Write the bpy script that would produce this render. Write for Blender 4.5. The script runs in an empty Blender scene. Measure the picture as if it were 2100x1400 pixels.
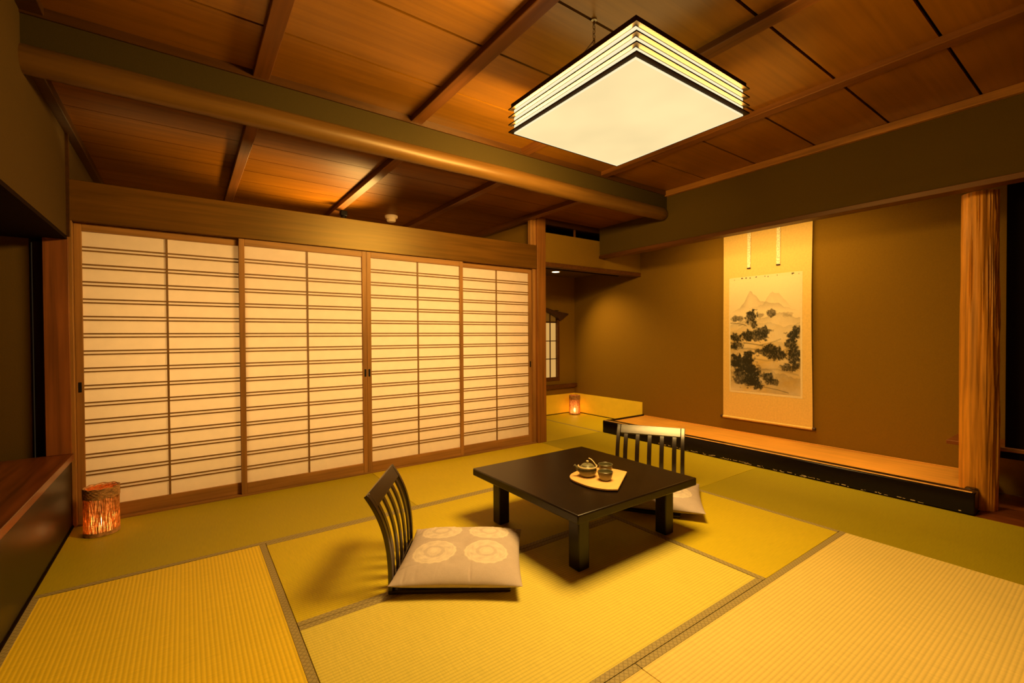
import bpy, bmesh, math, random
import numpy as np
from mathutils import Vector, Matrix, noise
random.seed(4)
scn = bpy.context.scene
col = scn.collection

# ------------------------------------------------------------------ materials
def lin(r, g, b):
    f = lambda c: (c / 255 / 12.92) if c / 255 <= .04045 else ((c / 255 + .055) / 1.055) ** 2.4
    return (f(r), f(g), f(b), 1)

def newmat(name):
    m = bpy.data.materials.new(name); m.use_nodes = True
    nt = m.node_tree
    return m, nt, nt.nodes['Principled BSDF'], nt.nodes['Material Output']

def N(nt, t, **k):
    n = nt.nodes.new(t)
    for a, v in k.items(): setattr(n, a, v)
    return n

def ramp(nt, fac, stops):
    r = N(nt, 'ShaderNodeValToRGB')
    el = r.color_ramp.elements
    el[0].position, el[0].color = stops[0]
    el[1].position, el[1].color = stops[-1]
    for p, c in stops[1:-1]:
        e = el.new(p); e.color = c
    nt.links.new(fac, r.inputs['Fac'])
    return r

def c4(c, k=1.0): return (c[0] * k, c[1] * k, c[2] * k, 1)

def wood(name, c, axis='x', rough=.45, contrast=.35, scale=1.0, bump=.05, spec=.5, tint=(1, .82, .5, 1)):
    """grain stretched along one axis of the object"""
    m, nt, p, out = newmat(name)
    tc = N(nt, 'ShaderNodeTexCoord'); mp = N(nt, 'ShaderNodeMapping')
    s = {'x': (.9, 22, 22), 'y': (22, .9, 22), 'z': (22, 22, .9)}[axis]
    mp.inputs['Scale'].default_value = [v * scale for v in s]
    nt.links.new(tc.outputs['Object'], mp.inputs['Vector'])
    n1 = N(nt, 'ShaderNodeTexNoise'); n1.inputs['Scale'].default_value = 1.6; n1.inputs['Detail'].default_value = 7
    n1.inputs['Distortion'].default_value = .35
    nt.links.new(mp.outputs['Vector'], n1.inputs['Vector'])
    r = ramp(nt, n1.outputs['Fac'], [(.28, c4(c, 1 - contrast)), (.52, c4(c)), (.75, c4(c, 1 + contrast * .7))])
    n2 = N(nt, 'ShaderNodeTexNoise'); n2.inputs['Scale'].default_value = 1.7; n2.inputs['Detail'].default_value = 2
    nt.links.new(tc.outputs['Object'], n2.inputs['Vector'])
    r2 = ramp(nt, n2.outputs['Fac'], [(.3, (.82, .82, .82, 1)), (.7, (1.1, 1.1, 1.1, 1))])
    mx = N(nt, 'ShaderNodeMixRGB', blend_type='MULTIPLY'); mx.inputs[0].default_value = 1
    nt.links.new(r.outputs['Color'], mx.inputs[1]); nt.links.new(r2.outputs['Color'], mx.inputs[2])
    nt.links.new(mx.outputs['Color'], p.inputs['Base Color'])
    p.inputs['Roughness'].default_value = rough
    p.inputs['Specular IOR Level'].default_value = spec; p.inputs['Specular Tint'].default_value = tint
    b = N(nt, 'ShaderNodeBump'); b.inputs['Strength'].default_value = bump; b.inputs['Distance'].default_value = .004
    nt.links.new(n1.outputs['Fac'], b.inputs['Height']); nt.links.new(b.outputs['Normal'], p.inputs['Normal'])
    return m

def plain(name, c, rough=.6, var=.12, nscale=30, bump=.0, spec=.5, metal=0.0):
    m, nt, p, out = newmat(name)
    tc = N(nt, 'ShaderNodeTexCoord')
    n = N(nt, 'ShaderNodeTexNoise'); n.inputs['Scale'].default_value = nscale; n.inputs['Detail'].default_value = 4
    nt.links.new(tc.outputs['Object'], n.inputs['Vector'])
    r = ramp(nt, n.outputs['Fac'], [(.3, c4(c, 1 - var)), (.7, c4(c, 1 + var))])
    nt.links.new(r.outputs['Color'], p.inputs['Base Color'])
    p.inputs['Roughness'].default_value = rough; p.inputs['Metallic'].default_value = metal
    p.inputs['Specular IOR Level'].default_value = spec
    if bump:
        b = N(nt, 'ShaderNodeBump'); b.inputs['Strength'].default_value = bump; b.inputs['Distance'].default_value = .003
        nt.links.new(n.outputs['Fac'], b.inputs['Height']); nt.links.new(b.outputs['Normal'], p.inputs['Normal'])
    return m

def emit(name, c, s, var=.1, nscale=2.5):
    m, nt, p, out = newmat(name)
    e = N(nt, 'ShaderNodeEmission'); e.inputs['Strength'].default_value = s
    tc = N(nt, 'ShaderNodeTexCoord'); n = N(nt, 'ShaderNodeTexNoise'); n.inputs['Scale'].default_value = nscale
    nt.links.new(tc.outputs['Object'], n.inputs['Vector'])
    r = ramp(nt, n.outputs['Fac'], [(.3, c4(c, 1 - var)), (.65, c4(c))])
    nt.links.new(r.outputs['Color'], e.inputs['Color']); nt.links.new(e.outputs[0], out.inputs['Surface'])
    return m

def tatami(name, c, axis):
    """rush matting: fine ridges running along one axis"""
    m, nt, p, out = newmat(name)
    tc = N(nt, 'ShaderNodeTexCoord')
    w = N(nt, 'ShaderNodeTexWave', wave_type='BANDS', bands_direction='Y' if axis == 'x' else 'X', wave_profile='SIN')
    w.inputs['Scale'].default_value = 2 * math.pi / (20 * .0155); w.inputs['Distortion'].default_value = .25
    w.inputs['Detail'].default_value = 1; w.inputs['Detail Scale'].default_value = .6
    nt.links.new(tc.outputs['Object'], w.inputs['Vector'])
    mp = N(nt, 'ShaderNodeMapping'); mp.inputs['Scale'].default_value = (260, 14, 1) if axis == 'x' else (14, 260, 1)
    nt.links.new(tc.outputs['Object'], mp.inputs['Vector'])
    n = N(nt, 'ShaderNodeTexNoise'); n.inputs['Scale'].default_value = 1; n.inputs['Detail'].default_value = 2
    nt.links.new(mp.outputs['Vector'], n.inputs['Vector'])
    n2 = N(nt, 'ShaderNodeTexNoise'); n2.inputs['Scale'].default_value = 1.3; n2.inputs['Detail'].default_value = 3
    nt.links.new(tc.outputs['Object'], n2.inputs['Vector'])
    r = ramp(nt, w.outputs['Fac'], [(.0, c4(c, .86)), (.35, c4(c, 1.0)), (1, c4(c, 1.05))])
    r2 = ramp(nt, n.outputs['Fac'], [(.3, (.93, .93, .90, 1)), (.7, (1.06, 1.05, 1.02, 1))])
    r3 = ramp(nt, n2.outputs['Fac'], [(.3, (.95, .96, .93, 1)), (.7, (1.04, 1.03, 1.03, 1))])
    m1 = N(nt, 'ShaderNodeMixRGB', blend_type='MULTIPLY'); m1.inputs[0].default_value = 1
    m2 = N(nt, 'ShaderNodeMixRGB', blend_type='MULTIPLY'); m2.inputs[0].default_value = 1
    nt.links.new(r.outputs['Color'], m1.inputs[1]); nt.links.new(r2.outputs['Color'], m1.inputs[2])
    nt.links.new(m1.outputs['Color'], m2.inputs[1]); nt.links.new(r3.outputs['Color'], m2.inputs[2])
    nt.links.new(m2.outputs['Color'], p.inputs['Base Color'])
    p.inputs['Roughness'].default_value = .55; p.inputs['Specular IOR Level'].default_value = .3
    b = N(nt, 'ShaderNodeBump'); b.inputs['Strength'].default_value = .3; b.inputs['Distance'].default_value = .002
    nt.links.new(w.outputs['Fac'], b.inputs['Height']); nt.links.new(b.outputs['Normal'], p.inputs['Normal'])
    return m

def heri(name, c):
    """woven cloth border with a small repeating hexagonal figure"""
    m, nt, p, out = newmat(name)
    tc = N(nt, 'ShaderNodeTexCoord'); mp = N(nt, 'ShaderNodeMapping')
    mp.inputs['Scale'].default_value = (62, 62, 62); mp.inputs['Rotation'].default_value = (0, 0, math.radians(45))
    nt.links.new(tc.outputs['Object'], mp.inputs['Vector'])
    v = N(nt, 'ShaderNodeTexVoronoi', feature='DISTANCE_TO_EDGE', voronoi_dimensions='2D')
    v.inputs['Scale'].default_value = 1.0; v.inputs['Randomness'].default_value = .12
    nt.links.new(mp.outputs['Vector'], v.inputs['Vector'])
    r = ramp(nt, v.outputs['Distance'], [(.03, c4(c, .62)), (.11, c4(c, 1.0)), (.5, c4(c, 1.12))])
    nt.links.new(r.outputs['Color'], p.inputs['Base Color'])
    p.inputs['Roughness'].default_value = .6
    return m

def plaster(name, c):
    m = plain(name, c, rough=.9, var=.07, nscale=160, bump=.12, spec=.2)
    return m

def paper(name, c, transl=.25):
    m, nt, p, out = newmat(name)
    tc = N(nt, 'ShaderNodeTexCoord'); n = N(nt, 'ShaderNodeTexNoise'); n.inputs['Scale'].default_value = 14; n.inputs['Detail'].default_value = 6
    nt.links.new(tc.outputs['Object'], n.inputs['Vector'])
    r = ramp(nt, n.outputs['Fac'], [(.3, c4(c, .96)), (.7, c4(c, 1.02))])
    d = N(nt, 'ShaderNodeBsdfDiffuse'); t = N(nt, 'ShaderNodeBsdfTranslucent'); mx = N(nt, 'ShaderNodeMixShader')
    mx.inputs[0].default_value = transl
    nt.links.new(r.outputs['Color'], d.inputs['Color']); nt.links.new(r.outputs['Color'], t.inputs['Color'])
    nt.links.new(d.outputs[0], mx.inputs[1]); nt.links.new(t.outputs[0], mx.inputs[2]); nt.links.new(mx.outputs[0], out.inputs['Surface'])
    return m

def attr_mat(name, rough=.8):
    m, nt, p, out = newmat(name)
    a = N(nt, 'ShaderNodeAttribute', attribute_name='Col')
    tc = N(nt, 'ShaderNodeTexCoord'); n = N(nt, 'ShaderNodeTexNoise'); n.inputs['Scale'].default_value = 220
    nt.links.new(tc.outputs['Object'], n.inputs['Vector'])
    r = ramp(nt, n.outputs['Fac'], [(.3, (.93, .93, .93, 1)), (.7, (1.03, 1.03, 1.03, 1))])
    mx = N(nt, 'ShaderNodeMixRGB', blend_type='MULTIPLY'); mx.inputs[0].default_value = 1
    nt.links.new(a.outputs['Color'], mx.inputs[1]); nt.links.new(r.outputs['Color'], mx.inputs[2])
    nt.links.new(mx.outputs['Color'], p.inputs['Base Color']); p.inputs['Roughness'].default_value = rough
    p.inputs['Specular IOR Level'].default_value = .25
    return m

def pottery(name):
    """olive glaze, dark toward the shoulder, lighter near the foot"""
    m, nt, p, out = newmat(name)
    tc = N(nt, 'ShaderNodeTexCoord'); sx = N(nt, 'ShaderNodeSeparateXYZ'); nt.links.new(tc.outputs['Object'], sx.inputs[0])
    n = N(nt, 'ShaderNodeTexNoise'); n.inputs['Scale'].default_value = 40; nt.links.new(tc.outputs['Object'], n.inputs['Vector'])
    ma = N(nt, 'ShaderNodeMath', operation='MULTIPLY_ADD'); ma.inputs[1].default_value = 14; nt.links.new(sx.outputs['Z'], ma.inputs[0])
    mb = N(nt, 'ShaderNodeMath', operation='MULTIPLY'); mb.inputs[1].default_value = .25; nt.links.new(n.outputs['Fac'], mb.inputs[0])
    nt.links.new(mb.outputs[0], ma.inputs[2])
    r = ramp(nt, ma.outputs[0], [(.2, (.34, .33, .19, 1)), (.5, (.20, .18, .07, 1)), (.75, (.09, .08, .035, 1)), (1, (.16, .15, .08, 1))])
    nt.links.new(r.outputs['Color'], p.inputs['Base Color']); p.inputs['Roughness'].default_value = .28
    return m

M = {}
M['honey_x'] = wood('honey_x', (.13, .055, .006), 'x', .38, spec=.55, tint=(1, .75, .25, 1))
M['honey_y'] = wood('honey_y', (.36, .15, .025), 'y', .40)
M['honey_z'] = wood('honey_z', (.42, .19, .045), 'z', .45)
M['post_z'] = wood('square_post_wood', (.26, .10, .018), 'z', .42)
M['ceil'] = wood('ceiling_board', (.215, .085, .004), 'x', .30, contrast=.25, spec=1.0, tint=(1, .62, .16, 1))
M['ceil_low'] = wood('low_ceiling_board', (.17, .062, .002), 'x', .45, contrast=.25, spec=.08, tint=(1, .55, .1, 1))
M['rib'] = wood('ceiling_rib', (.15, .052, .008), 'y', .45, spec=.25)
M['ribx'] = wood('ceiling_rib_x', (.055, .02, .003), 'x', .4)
M['red_y'] = wood('red_counter', (.20, .055, .015), 'y', .3, contrast=.5, spec=.6)
M['red_z'] = wood('red_jamb', (.26, .085, .022), 'z', .45, contrast=.4)
M['door'] = wood('door_frame_z', (.36, .17, .045), 'z', .5)
M['doorx'] = wood('door_frame_x', (.36, .17, .045), 'x', .5)
M['kumiko'] = plain('kumiko', (.24, .12, .03), .6)
M['log'] = wood('log', (.125, .058, .009), 'x', .42, contrast=.3)
M['toko'] = wood('alcove_board', (.75, .36, .06), 'y', .4, contrast=.2)
M['toko_post'] = wood('bark_post', (.62, .26, .025), 'z', .5, contrast=.55, bump=.3)
M['lacquer'] = plain('lacquer', (.006, .003, .003), .25, spec=.28)
M['sill_highlight'] = plain('sill_highlight', (.80, .44, .12), .4, var=.25, nscale=20)
M['chip'] = plain('chipped_lacquer', (.55, .42, .22), .8)
M['table'] = plain('table_lacquer', (.011, .0055, .0016), .33, var=.2, nscale=6, spec=.38)
M['chairw'] = wood('chair_lacquer', (.014, .007, .0035), 'x', .27, contrast=.3, spec=.9, tint=(1, .96, .88, 1))
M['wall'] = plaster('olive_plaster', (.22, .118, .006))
M['wall_left'] = plaster('olive_plaster_left', (.064, .034, .003))  # same plaster, dimness of the left wall put into the colour
M['wall_band'] = plaster('olive_plaster_band', (.088, .052, .003))  # same plaster darkened, weaker light on the lintel put into the colour
M['wall_beam'] = plaster('olive_plaster_beam', (.042, .027, .002))  # same plaster, shade over the log beam put into the colour
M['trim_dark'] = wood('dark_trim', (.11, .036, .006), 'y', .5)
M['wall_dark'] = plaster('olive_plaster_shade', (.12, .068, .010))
M['panel_low'] = plain('low_wall_panel', (.011, .006, .001), .34, var=.1, nscale=5, spec=.22)
M['dark'] = plain('dark_void', (.012, .005, .002), .9, spec=.05)
M['dark_panel'] = wood('dark_panel', (.005, .002, .001), 'z', .8, spec=.1)
M['koshi'] = paper('skirting_paper', (.95, .70, .06), 0)
M['shoji'] = paper('shoji_paper', (.93, .77, .68), .3)
M['heri'] = heri('heri', (.38, .30, .11))
M['under'] = plain('underfloor', (.05, .035, .015), .9)
M['scroll'] = plain('scroll_silk', (.80, .55, .17), .75, var=.06, nscale=60)
M['scroll_in'] = plain('scroll_inner', (.84, .70, .42), .75, var=.05, nscale=60)
M['futai'] = plain('strip_silk', (.86, .78, .52), .6, var=.45, nscale=90)
M['ink'] = attr_mat('ink_painting')
M['cushion'] = attr_mat('cushion_cloth')
M['rod'] = plain('rod', (.05, .02, .012), .35)
M['bamboo'] = wood('tray_bamboo', (.80, .47, .17), 'x', .4, contrast=.15)
M['tray_edge'] = plain('tray_edge', (.06, .025, .012), .5)
M['pot'] = pottery('pottery')
M['cane'] = plain('cane', (.72, .58, .30), .45)
M['lampwood'] = wood('lamp_wood', (.035, .018, .003), 'x', .6, spec=.2)
M['diffuser'] = emit('diffuser', lin(255, 226, 163), 1.08, var=.13, nscale=2.2)
M['lampside'] = emit('lamp_side', lin(255, 238, 188), 1.06, var=.05)
M['metal'] = plain('brass_wire', (.35, .26, .12), .35, metal=1)
M['black'] = plain('black_metal', (.004, .003, .003), .6, spec=.25)
M['white'] = plain('cream_plastic', (.85, .72, .5), .4, var=.03)
M['glow'] = emit('downlight_glow', lin(255, 236, 180), 4.0)
M['flame'] = emit('tealight_glow', (1, .72, .36), 26.0)
def straw_mat():
    m = paper('straw', (.62, .27, .07), .5)
    r = [n for n in m.node_tree.nodes if n.type == 'VALTORGB'][0]; n = [n for n in m.node_tree.nodes if n.type == 'TEX_NOISE'][0]
    n.inputs['Scale'].default_value = 55
    r.color_ramp.elements[0].color = (.42, .21, .06, 1); r.color_ramp.elements[1].color = (.92, .60, .26, 1)
    return m
M['straw'] = straw_mat()
M['straw_dark'] = plain('straw_rim', (.44, .23, .08), .8, var=.5, nscale=40, bump=.5)
M['winpaper'] = emit('window_paper', lin(250, 188, 100), .72, var=.08)  # light from behind the pane put into the paper as emission
M['windark'] = paper('window_paper_upper', (.45, .32, .12), .3)

# lantern paper: lets the tea light through
def lantern_paper():
    m, nt, p, out = newmat('lantern_paper')
    t = N(nt, 'ShaderNodeBsdfTranslucent'); t.inputs['Color'].default_value = (1, .55, .2, 1)
    tr = N(nt, 'ShaderNodeBsdfTransparent'); tr.inputs['Color'].default_value = (1, .8, .5, 1)
    mx = N(nt, 'ShaderNodeMixShader')
    tc = N(nt, 'ShaderNodeTexCoord'); n = N(nt, 'ShaderNodeTexNoise'); n.inputs['Scale'].default_value = 60
    nt.links.new(tc.outputs['Object'], n.inputs['Vector'])
    r = ramp(nt, n.outputs['Fac'], [(.35, (.1, .1, .1, 1)), (.65, (.55, .55, .55, 1))])
    nt.links.new(r.outputs['Color'], mx.inputs[0])
    nt.links.new(t.outputs[0], mx.inputs[1]); nt.links.new(tr.outputs[0], mx.inputs[2]); nt.links.new(mx.outputs[0], out.inputs['Surface'])
    return m
M['lpaper'] = lantern_paper()

# ------------------------------------------------------------------ mesh helpers
class MB:
    def __init__(s): s.v, s.f = [], []
    def add(s, vs, fs):
        o = len(s.v); s.v += [tuple(v) for v in vs]; s.f += [tuple(i + o for i in f) for f in fs]; return s
    def box(s, x0, x1, y0, y1, z0, z1):
        vs = [(x, y, z) for x in (x0, x1) for y in (y0, y1) for z in (z0, z1)]
        return s.add(vs, [(0, 1, 3, 2), (4, 6, 7, 5), (0, 4, 5, 1), (2, 3, 7, 6), (0, 2, 6, 4), (1, 5, 7, 3)])
    def prism(s, poly, h0, h1, axis='z'):
        """polygon extruded along an axis; poly in the other two axes"""
        n = len(poly)
        def P(a, b, h): return {'z': (a, b, h), 'y': (a, h, b), 'x': (h, a, b)}[axis]
        vs = [P(a, b, h0) for a, b in poly] + [P(a, b, h1) for a, b in poly]
        fs = [tuple(range(n))[::-1], tuple(range(n, 2 * n))] + [(i, (i + 1) % n, n + (i + 1) % n, n + i) for i in range(n)]
        return s.add(vs, fs)
    def lathe(s, prof, seg=40, cx=0, cy=0, cz=0, caps=True):
        vs = []
        for r, z in prof:
            for k in range(seg):
                a = 2 * math.pi * k / seg
                vs.append((cx + r * math.cos(a), cy + r * math.sin(a), cz + z))
        fs = []
        for i in range(len(prof) - 1):
            for k in range(seg):
                k2 = (k + 1) % seg
                fs.append((i * seg + k, i * seg + k2, (i + 1) * seg + k2, (i + 1) * seg + k))
        if caps:
            fs.append(tuple(range(seg))[::-1]); fs.append(tuple(range((len(prof) - 1) * seg, len(prof) * seg)))
        return s.add(vs, fs)
    def tube(s, path, r, seg=8, caps=True):
        path = [Vector(p) for p in path]; n = len(path)
        rr = r if isinstance(r, (list, tuple)) else [r] * n
        up = None; vs = []
        for i, p in enumerate(path):
            d = (path[min(i + 1, n - 1)] - path[max(i - 1, 0)]).normalized()
            if up is None:
                up = Vector((0, 0, 1)) if abs(d.z) < .9 else Vector((1, 0, 0))
            a = d.cross(up).normalized(); b = a.cross(d).normalized(); up = b
            for k in range(seg):
                t = 2 * math.pi * k / seg
                vs.append(p + (a * math.cos(t) + b * math.sin(t)) * rr[i])
        fs = [(i * seg + k, i * seg + (k + 1) % seg, (i + 1) * seg + (k + 1) % seg, (i + 1) * seg + k) for i in range(n - 1) for k in range(seg)]
        if caps: fs += [tuple(range(seg))[::-1], tuple(range((n - 1) * seg, n * seg))]
        return s.add(vs, fs)
    def ribbon(s, prof, y0, y1, t):
        """a strip of thickness t following prof [(x,z)...], spanning y0..y1"""
        n = len(prof); vs = []
        for i, (x, z) in enumerate(prof):
            a = Vector(prof[min(i + 1, n - 1)]) - Vector(prof[max(i - 1, 0)]); a.normalize()
            nx, nz = -a.y * t / 2, a.x * t / 2
            vs += [(x + nx, y0, z + nz), (x + nx, y1, z + nz), (x - nx, y1, z - nz), (x - nx, y0, z - nz)]
        fs = [(4 * i + k, 4 * i + (k + 1) % 4, 4 * i + 4 + (k + 1) % 4, 4 * i + 4 + k) for i in range(n - 1) for k in range(4)]
        fs += [(3, 2, 1, 0), (4 * n - 4, 4 * n - 3, 4 * n - 2, 4 * n - 1)]
        return s.add(vs, fs)
    def grid(s, fn, nu, nv, wrap=False):
        vs = [fn(i / nu, j / nv) for j in range(nv + 1) for i in range(nu + (0 if wrap else 1))]
        w = nu if wrap else nu + 1
        fs = [(j * w + i, j * w + (i + 1) % w, (j + 1) * w + (i + 1) % w, (j + 1) * w + i) for j in range(nv) for i in range(nu)]
        return s.add(vs, fs)

def link(name, mb, mat, parent=None, bevel=0, smooth=35, loc=None):
    me = bpy.data.meshes.new(name); me.from_pydata(mb.v, [], mb.f)
    bm = bmesh.new(); bm.from_mesh(me); bmesh.ops.recalc_face_normals(bm, faces=bm.faces); bm.to_mesh(me); bm.free()
    me.materials.append(M[mat] if isinstance(mat, str) else mat)
    if smooth:
        me.polygons.foreach_set('use_smooth', [True] * len(me.polygons))
        me.set_sharp_from_angle(angle=math.radians(smooth))
    o = bpy.data.objects.new(name, me); col.objects.link(o)
    if parent: o.parent = parent
    if loc: o.location = loc
    if bevel:
        b = o.modifiers.new('edge', 'BEVEL'); b.width = bevel; b.segments = 2; b.limit_method = 'ANGLE'; b.angle_limit = math.radians(40)
    return o

def tag(o, label=None, cat=None, group=None, kind=None):
    for k, v in (('label', label), ('category', cat), ('group', group), ('kind', kind)):
        if v: o[k] = v
    return o

def thing(name, label, cat, loc=(0, 0, 0), rz=0, group=None, kind=None):
    o = bpy.data.objects.new(name, None); col.objects.link(o)
    o.location = loc; o.rotation_euler = (0, 0, rz); o.empty_display_size = .1
    return tag(o, label, cat, group, kind)

def struct(name, mb, mat, label, cat, bevel=0, smooth=35):
    return tag(link(name, mb, mat, None, bevel, smooth), label, cat, None, 'structure')

def copy_tree(o, parent=None):
    c = o.copy(); col.objects.link(c)
    if parent: c.parent = parent
    for ch in [x for x in col.objects if x.parent == o]: copy_tree(ch, c)
    return c

# ------------------------------------------------------------------ plan of the room (metres; camera stands at x=0, y=0)
XL, X0, X1, X2, X3, X4, XW = -.5675, .348, 1.26, 2.169, 3.079, 4.0, 4.74
YF, YM, YB, YS, YA = 1.033, 1.945, 2.84, 3.786, 5.0
YFRONT = -1.2
ZC, ZL = 2.60, 2.405

# ------------------------------------------------------------------ floor and mats
struct('floor', MB().box(XL - 1.0, XW + .2, YFRONT, YA + .1, -.12, -.05), 'under', 'timber floor under the tatami mats', 'floor')

def mat_thing(x0, x1, y0, y1, long, c, label, sides=(-1, 1)):
    cx, cy = (x0 + x1) / 2, (y0 + y1) / 2; hx, hy = (x1 - x0) / 2 - .0012, (y1 - y0) / 2 - .0012
    t = thing('tatami_mat', label, 'mat', (cx, cy, 0), 0, 'tatami mats on the floor')
    w = .03
    tm = tatami('tatami_%02d' % len(bpy.data.materials), c, long)
    if long == 'x':
        link('rush_surface', MB().box(-hx, hx, -hy, hy, -.05, 0), tm, t, .002)
        for s in sides:
            link('cloth_border', MB().box(-hx, hx, min(s * hy, s * (hy - w)), max(s * hy, s * (hy - w)), -.03, .0013), 'heri', t, .001)
    else:
        link('rush_surface', MB().box(-hx, hx, -hy, hy, -.05, 0), tm, t, .002)
        for s in sides:
            link('cloth_border', MB().box(min(s * hx, s * (hx - w)), max(s * hx, s * (hx - w)), -hy, hy, -.03, .0013), 'heri', t, .001)
    return t
G, B = (.66, .51, .010), (.48, .385, .008)  # mat tones mix real fading with lamp sheen put into the colour
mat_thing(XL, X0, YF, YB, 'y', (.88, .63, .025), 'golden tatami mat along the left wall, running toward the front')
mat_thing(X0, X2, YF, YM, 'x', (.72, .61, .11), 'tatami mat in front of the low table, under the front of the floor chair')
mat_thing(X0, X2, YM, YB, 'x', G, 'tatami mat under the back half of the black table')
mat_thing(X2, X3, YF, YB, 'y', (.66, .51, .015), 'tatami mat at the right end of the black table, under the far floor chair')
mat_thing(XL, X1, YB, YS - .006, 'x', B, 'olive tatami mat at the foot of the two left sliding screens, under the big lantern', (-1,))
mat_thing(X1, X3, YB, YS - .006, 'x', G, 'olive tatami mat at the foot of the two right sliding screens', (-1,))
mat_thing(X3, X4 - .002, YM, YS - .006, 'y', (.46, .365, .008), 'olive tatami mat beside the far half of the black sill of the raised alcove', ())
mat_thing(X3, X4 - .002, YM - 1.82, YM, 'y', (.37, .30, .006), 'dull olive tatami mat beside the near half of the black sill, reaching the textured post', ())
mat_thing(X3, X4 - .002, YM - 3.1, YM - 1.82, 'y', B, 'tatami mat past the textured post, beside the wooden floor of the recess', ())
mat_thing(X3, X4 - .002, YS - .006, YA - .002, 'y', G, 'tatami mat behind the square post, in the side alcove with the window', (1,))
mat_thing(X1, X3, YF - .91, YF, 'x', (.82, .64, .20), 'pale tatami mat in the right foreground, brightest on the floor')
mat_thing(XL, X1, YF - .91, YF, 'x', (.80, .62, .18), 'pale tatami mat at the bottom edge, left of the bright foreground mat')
# boards beside the mats
struct('floor', MB().box(X4, XW, YS - .04, YA, -.05, -.001), tatami('side_rush', G, 'y'), 'narrow rush floor of the side alcove by the small lantern', 'floor')
struct('floor', MB().box(X4 + .0, XW, YFRONT, .62, -.05, -.001), 'red_y', 'reddish wooden floor of the recess past the textured post', 'floor')

# ------------------------------------------------------------------ walls
NZ0, NZ1, NY0, NY1 = .41, 1.755, 1.2, 3.765
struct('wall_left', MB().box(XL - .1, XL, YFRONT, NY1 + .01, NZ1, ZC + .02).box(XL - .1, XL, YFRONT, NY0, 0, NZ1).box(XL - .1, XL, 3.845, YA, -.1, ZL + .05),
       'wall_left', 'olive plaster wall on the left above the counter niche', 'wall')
struct('wall_left_low', MB().box(XL - .06, XL, NY0, NY1 + .05, -.02, NZ0), 'panel_low', 'dark smooth wall panel under the red wooden counter', 'wall')
struct('baseboard_left', MB().box(XL - .02, XL + .006, YFRONT, NY1 + .02, -.02, .012), 'dark', 'thin dark strip along the foot of the left wall', 'baseboard')
struct('wall_niche', MB().box(-1.9, -.745, 3.85, 3.9, .40, NZ1 + .1).box(-.75, -.67, 3.95, 4.0, .40, NZ1 + .1).box(-1.42, -1.36, NY0, 3.9, .40, NZ1 + .1).box(-1.42, XL - .1, NY0 - .04, NY0, .4, NZ1 + .1),
       'wall_dark', 'shaded olive wall inside the niche on the left', 'wall')
struct('ceiling_niche', MB().box(-1.42, XL - .001, NY0, 4.0, 1.735, 1.755), 'dark', 'dark underside above the niche on the left', 'ceiling')
tag(link('counter', MB().box(-1.4, XL + .012, NY0, NY1 + .02, NZ0, NZ0 + .038), 'red_y', None, .003), 'red-brown polished wooden counter of the niche in the left wall', 'counter', None, 'structure')
tag(link('jamb_post', MB().box(-.675, XL + .004, 3.768, 3.84, NZ0 + .038, NZ1), 'red_z', None, .003), 'wide reddish-brown jamb board at the end of the niche, left of the screens', 'post', None, 'structure')

struct('wall_front', MB().box(XL - .1, XW + .1, YFRONT - .08, YFRONT, 0, ZC + .1), 'wall', 'olive plaster wall behind the camera', 'wall')
struct('wall_right', MB().box(XW, XW + .1, .40, YA + .1, 0, 2.5), 'wall', 'olive plaster back wall of the raised alcove behind the scroll', 'wall')
struct('wall_recess', MB().box(XW, XW + .1, YFRONT, .40, 0, 2.5).box(4.42, 4.46, YFRONT, .545, .387, 2.5), 'dark_panel', 'dark wooden panel wall of the recess right of the textured post', 'wall')
# side alcove back wall with the window opening
WX0, WX1, WZ0, WZ1 = 3.62, 4.43, .49, 1.40
struct('wall_back', MB().box(X3, WX0, YA, YA + .08, 0, 2.5).box(WX1, XW + .1, YA, YA + .08, 0, 2.5).box(WX0, WX1, YA, YA + .08, 0, WZ0).box(WX0, WX1, YA, YA + .08, 1.51, 2.5),
       'wall', 'olive plaster back wall of the side alcove around the small window', 'wall')
struct('wall_corridor', MB().box(XL - .1, X3, YA, YA + .08, 0, ZL + .1), 'wall_dark', 'shaded plaster wall beyond the sliding screens', 'wall')
struct('wall_side', MB().box(3.05, X3 + .06, YS + .07, YA, 0, ZL), 'wall', 'olive plaster side wall behind the square post', 'wall')
# lintel wall over the raised alcove
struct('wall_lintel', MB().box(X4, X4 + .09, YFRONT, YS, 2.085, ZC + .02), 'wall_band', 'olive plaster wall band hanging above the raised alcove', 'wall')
struct('trim_1', MB().box(X4 - .012, X4 + .10, YFRONT, YS + .002, 2.05, 2.087), 'trim_dark', 'brown wooden lintel rail under the plaster band over the raised alcove', 'trim', .003)
struct('trim_2', MB().box(X4 - .035, X4, YFRONT, 2.86, 2.545, ZC), 'honey_y', 'wooden ceiling trim along the top of the plaster band', 'trim', .003)
struct('wall_soffit', MB().box(X3 + .03, XW, YS, YS + .07, 1.935, 2.255), 'wall', 'olive plaster drop wall over the side alcove, right of the square post', 'wall')
struct('trim_3', MB().box(X3 + .03, XW, YS - .012, YS + .08, 1.89, 1.937), 'trim_dark', 'wooden rail under the drop wall of the side alcove', 'trim', .003)
struct('trim_4', MB().box(X3 + .03, XW, YS + .0, YS + .05, 2.345, ZL), 'ribx', 'dark ceiling trim above the open slot over the side alcove', 'trim')
struct('trim_5', MB().box(3.615, 3.63, YS + .02, YS + .04, 2.255, 2.35), 'rib', 'thin upright in the dark slot above the side alcove', 'trim')
struct('ceiling_alcove', MB().box(X3 + .06, XW, YS + .07, YA, 2.0, 2.03), 'wall_dark', 'plaster ceiling of the side alcove with the downlight', 'ceiling')
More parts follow.
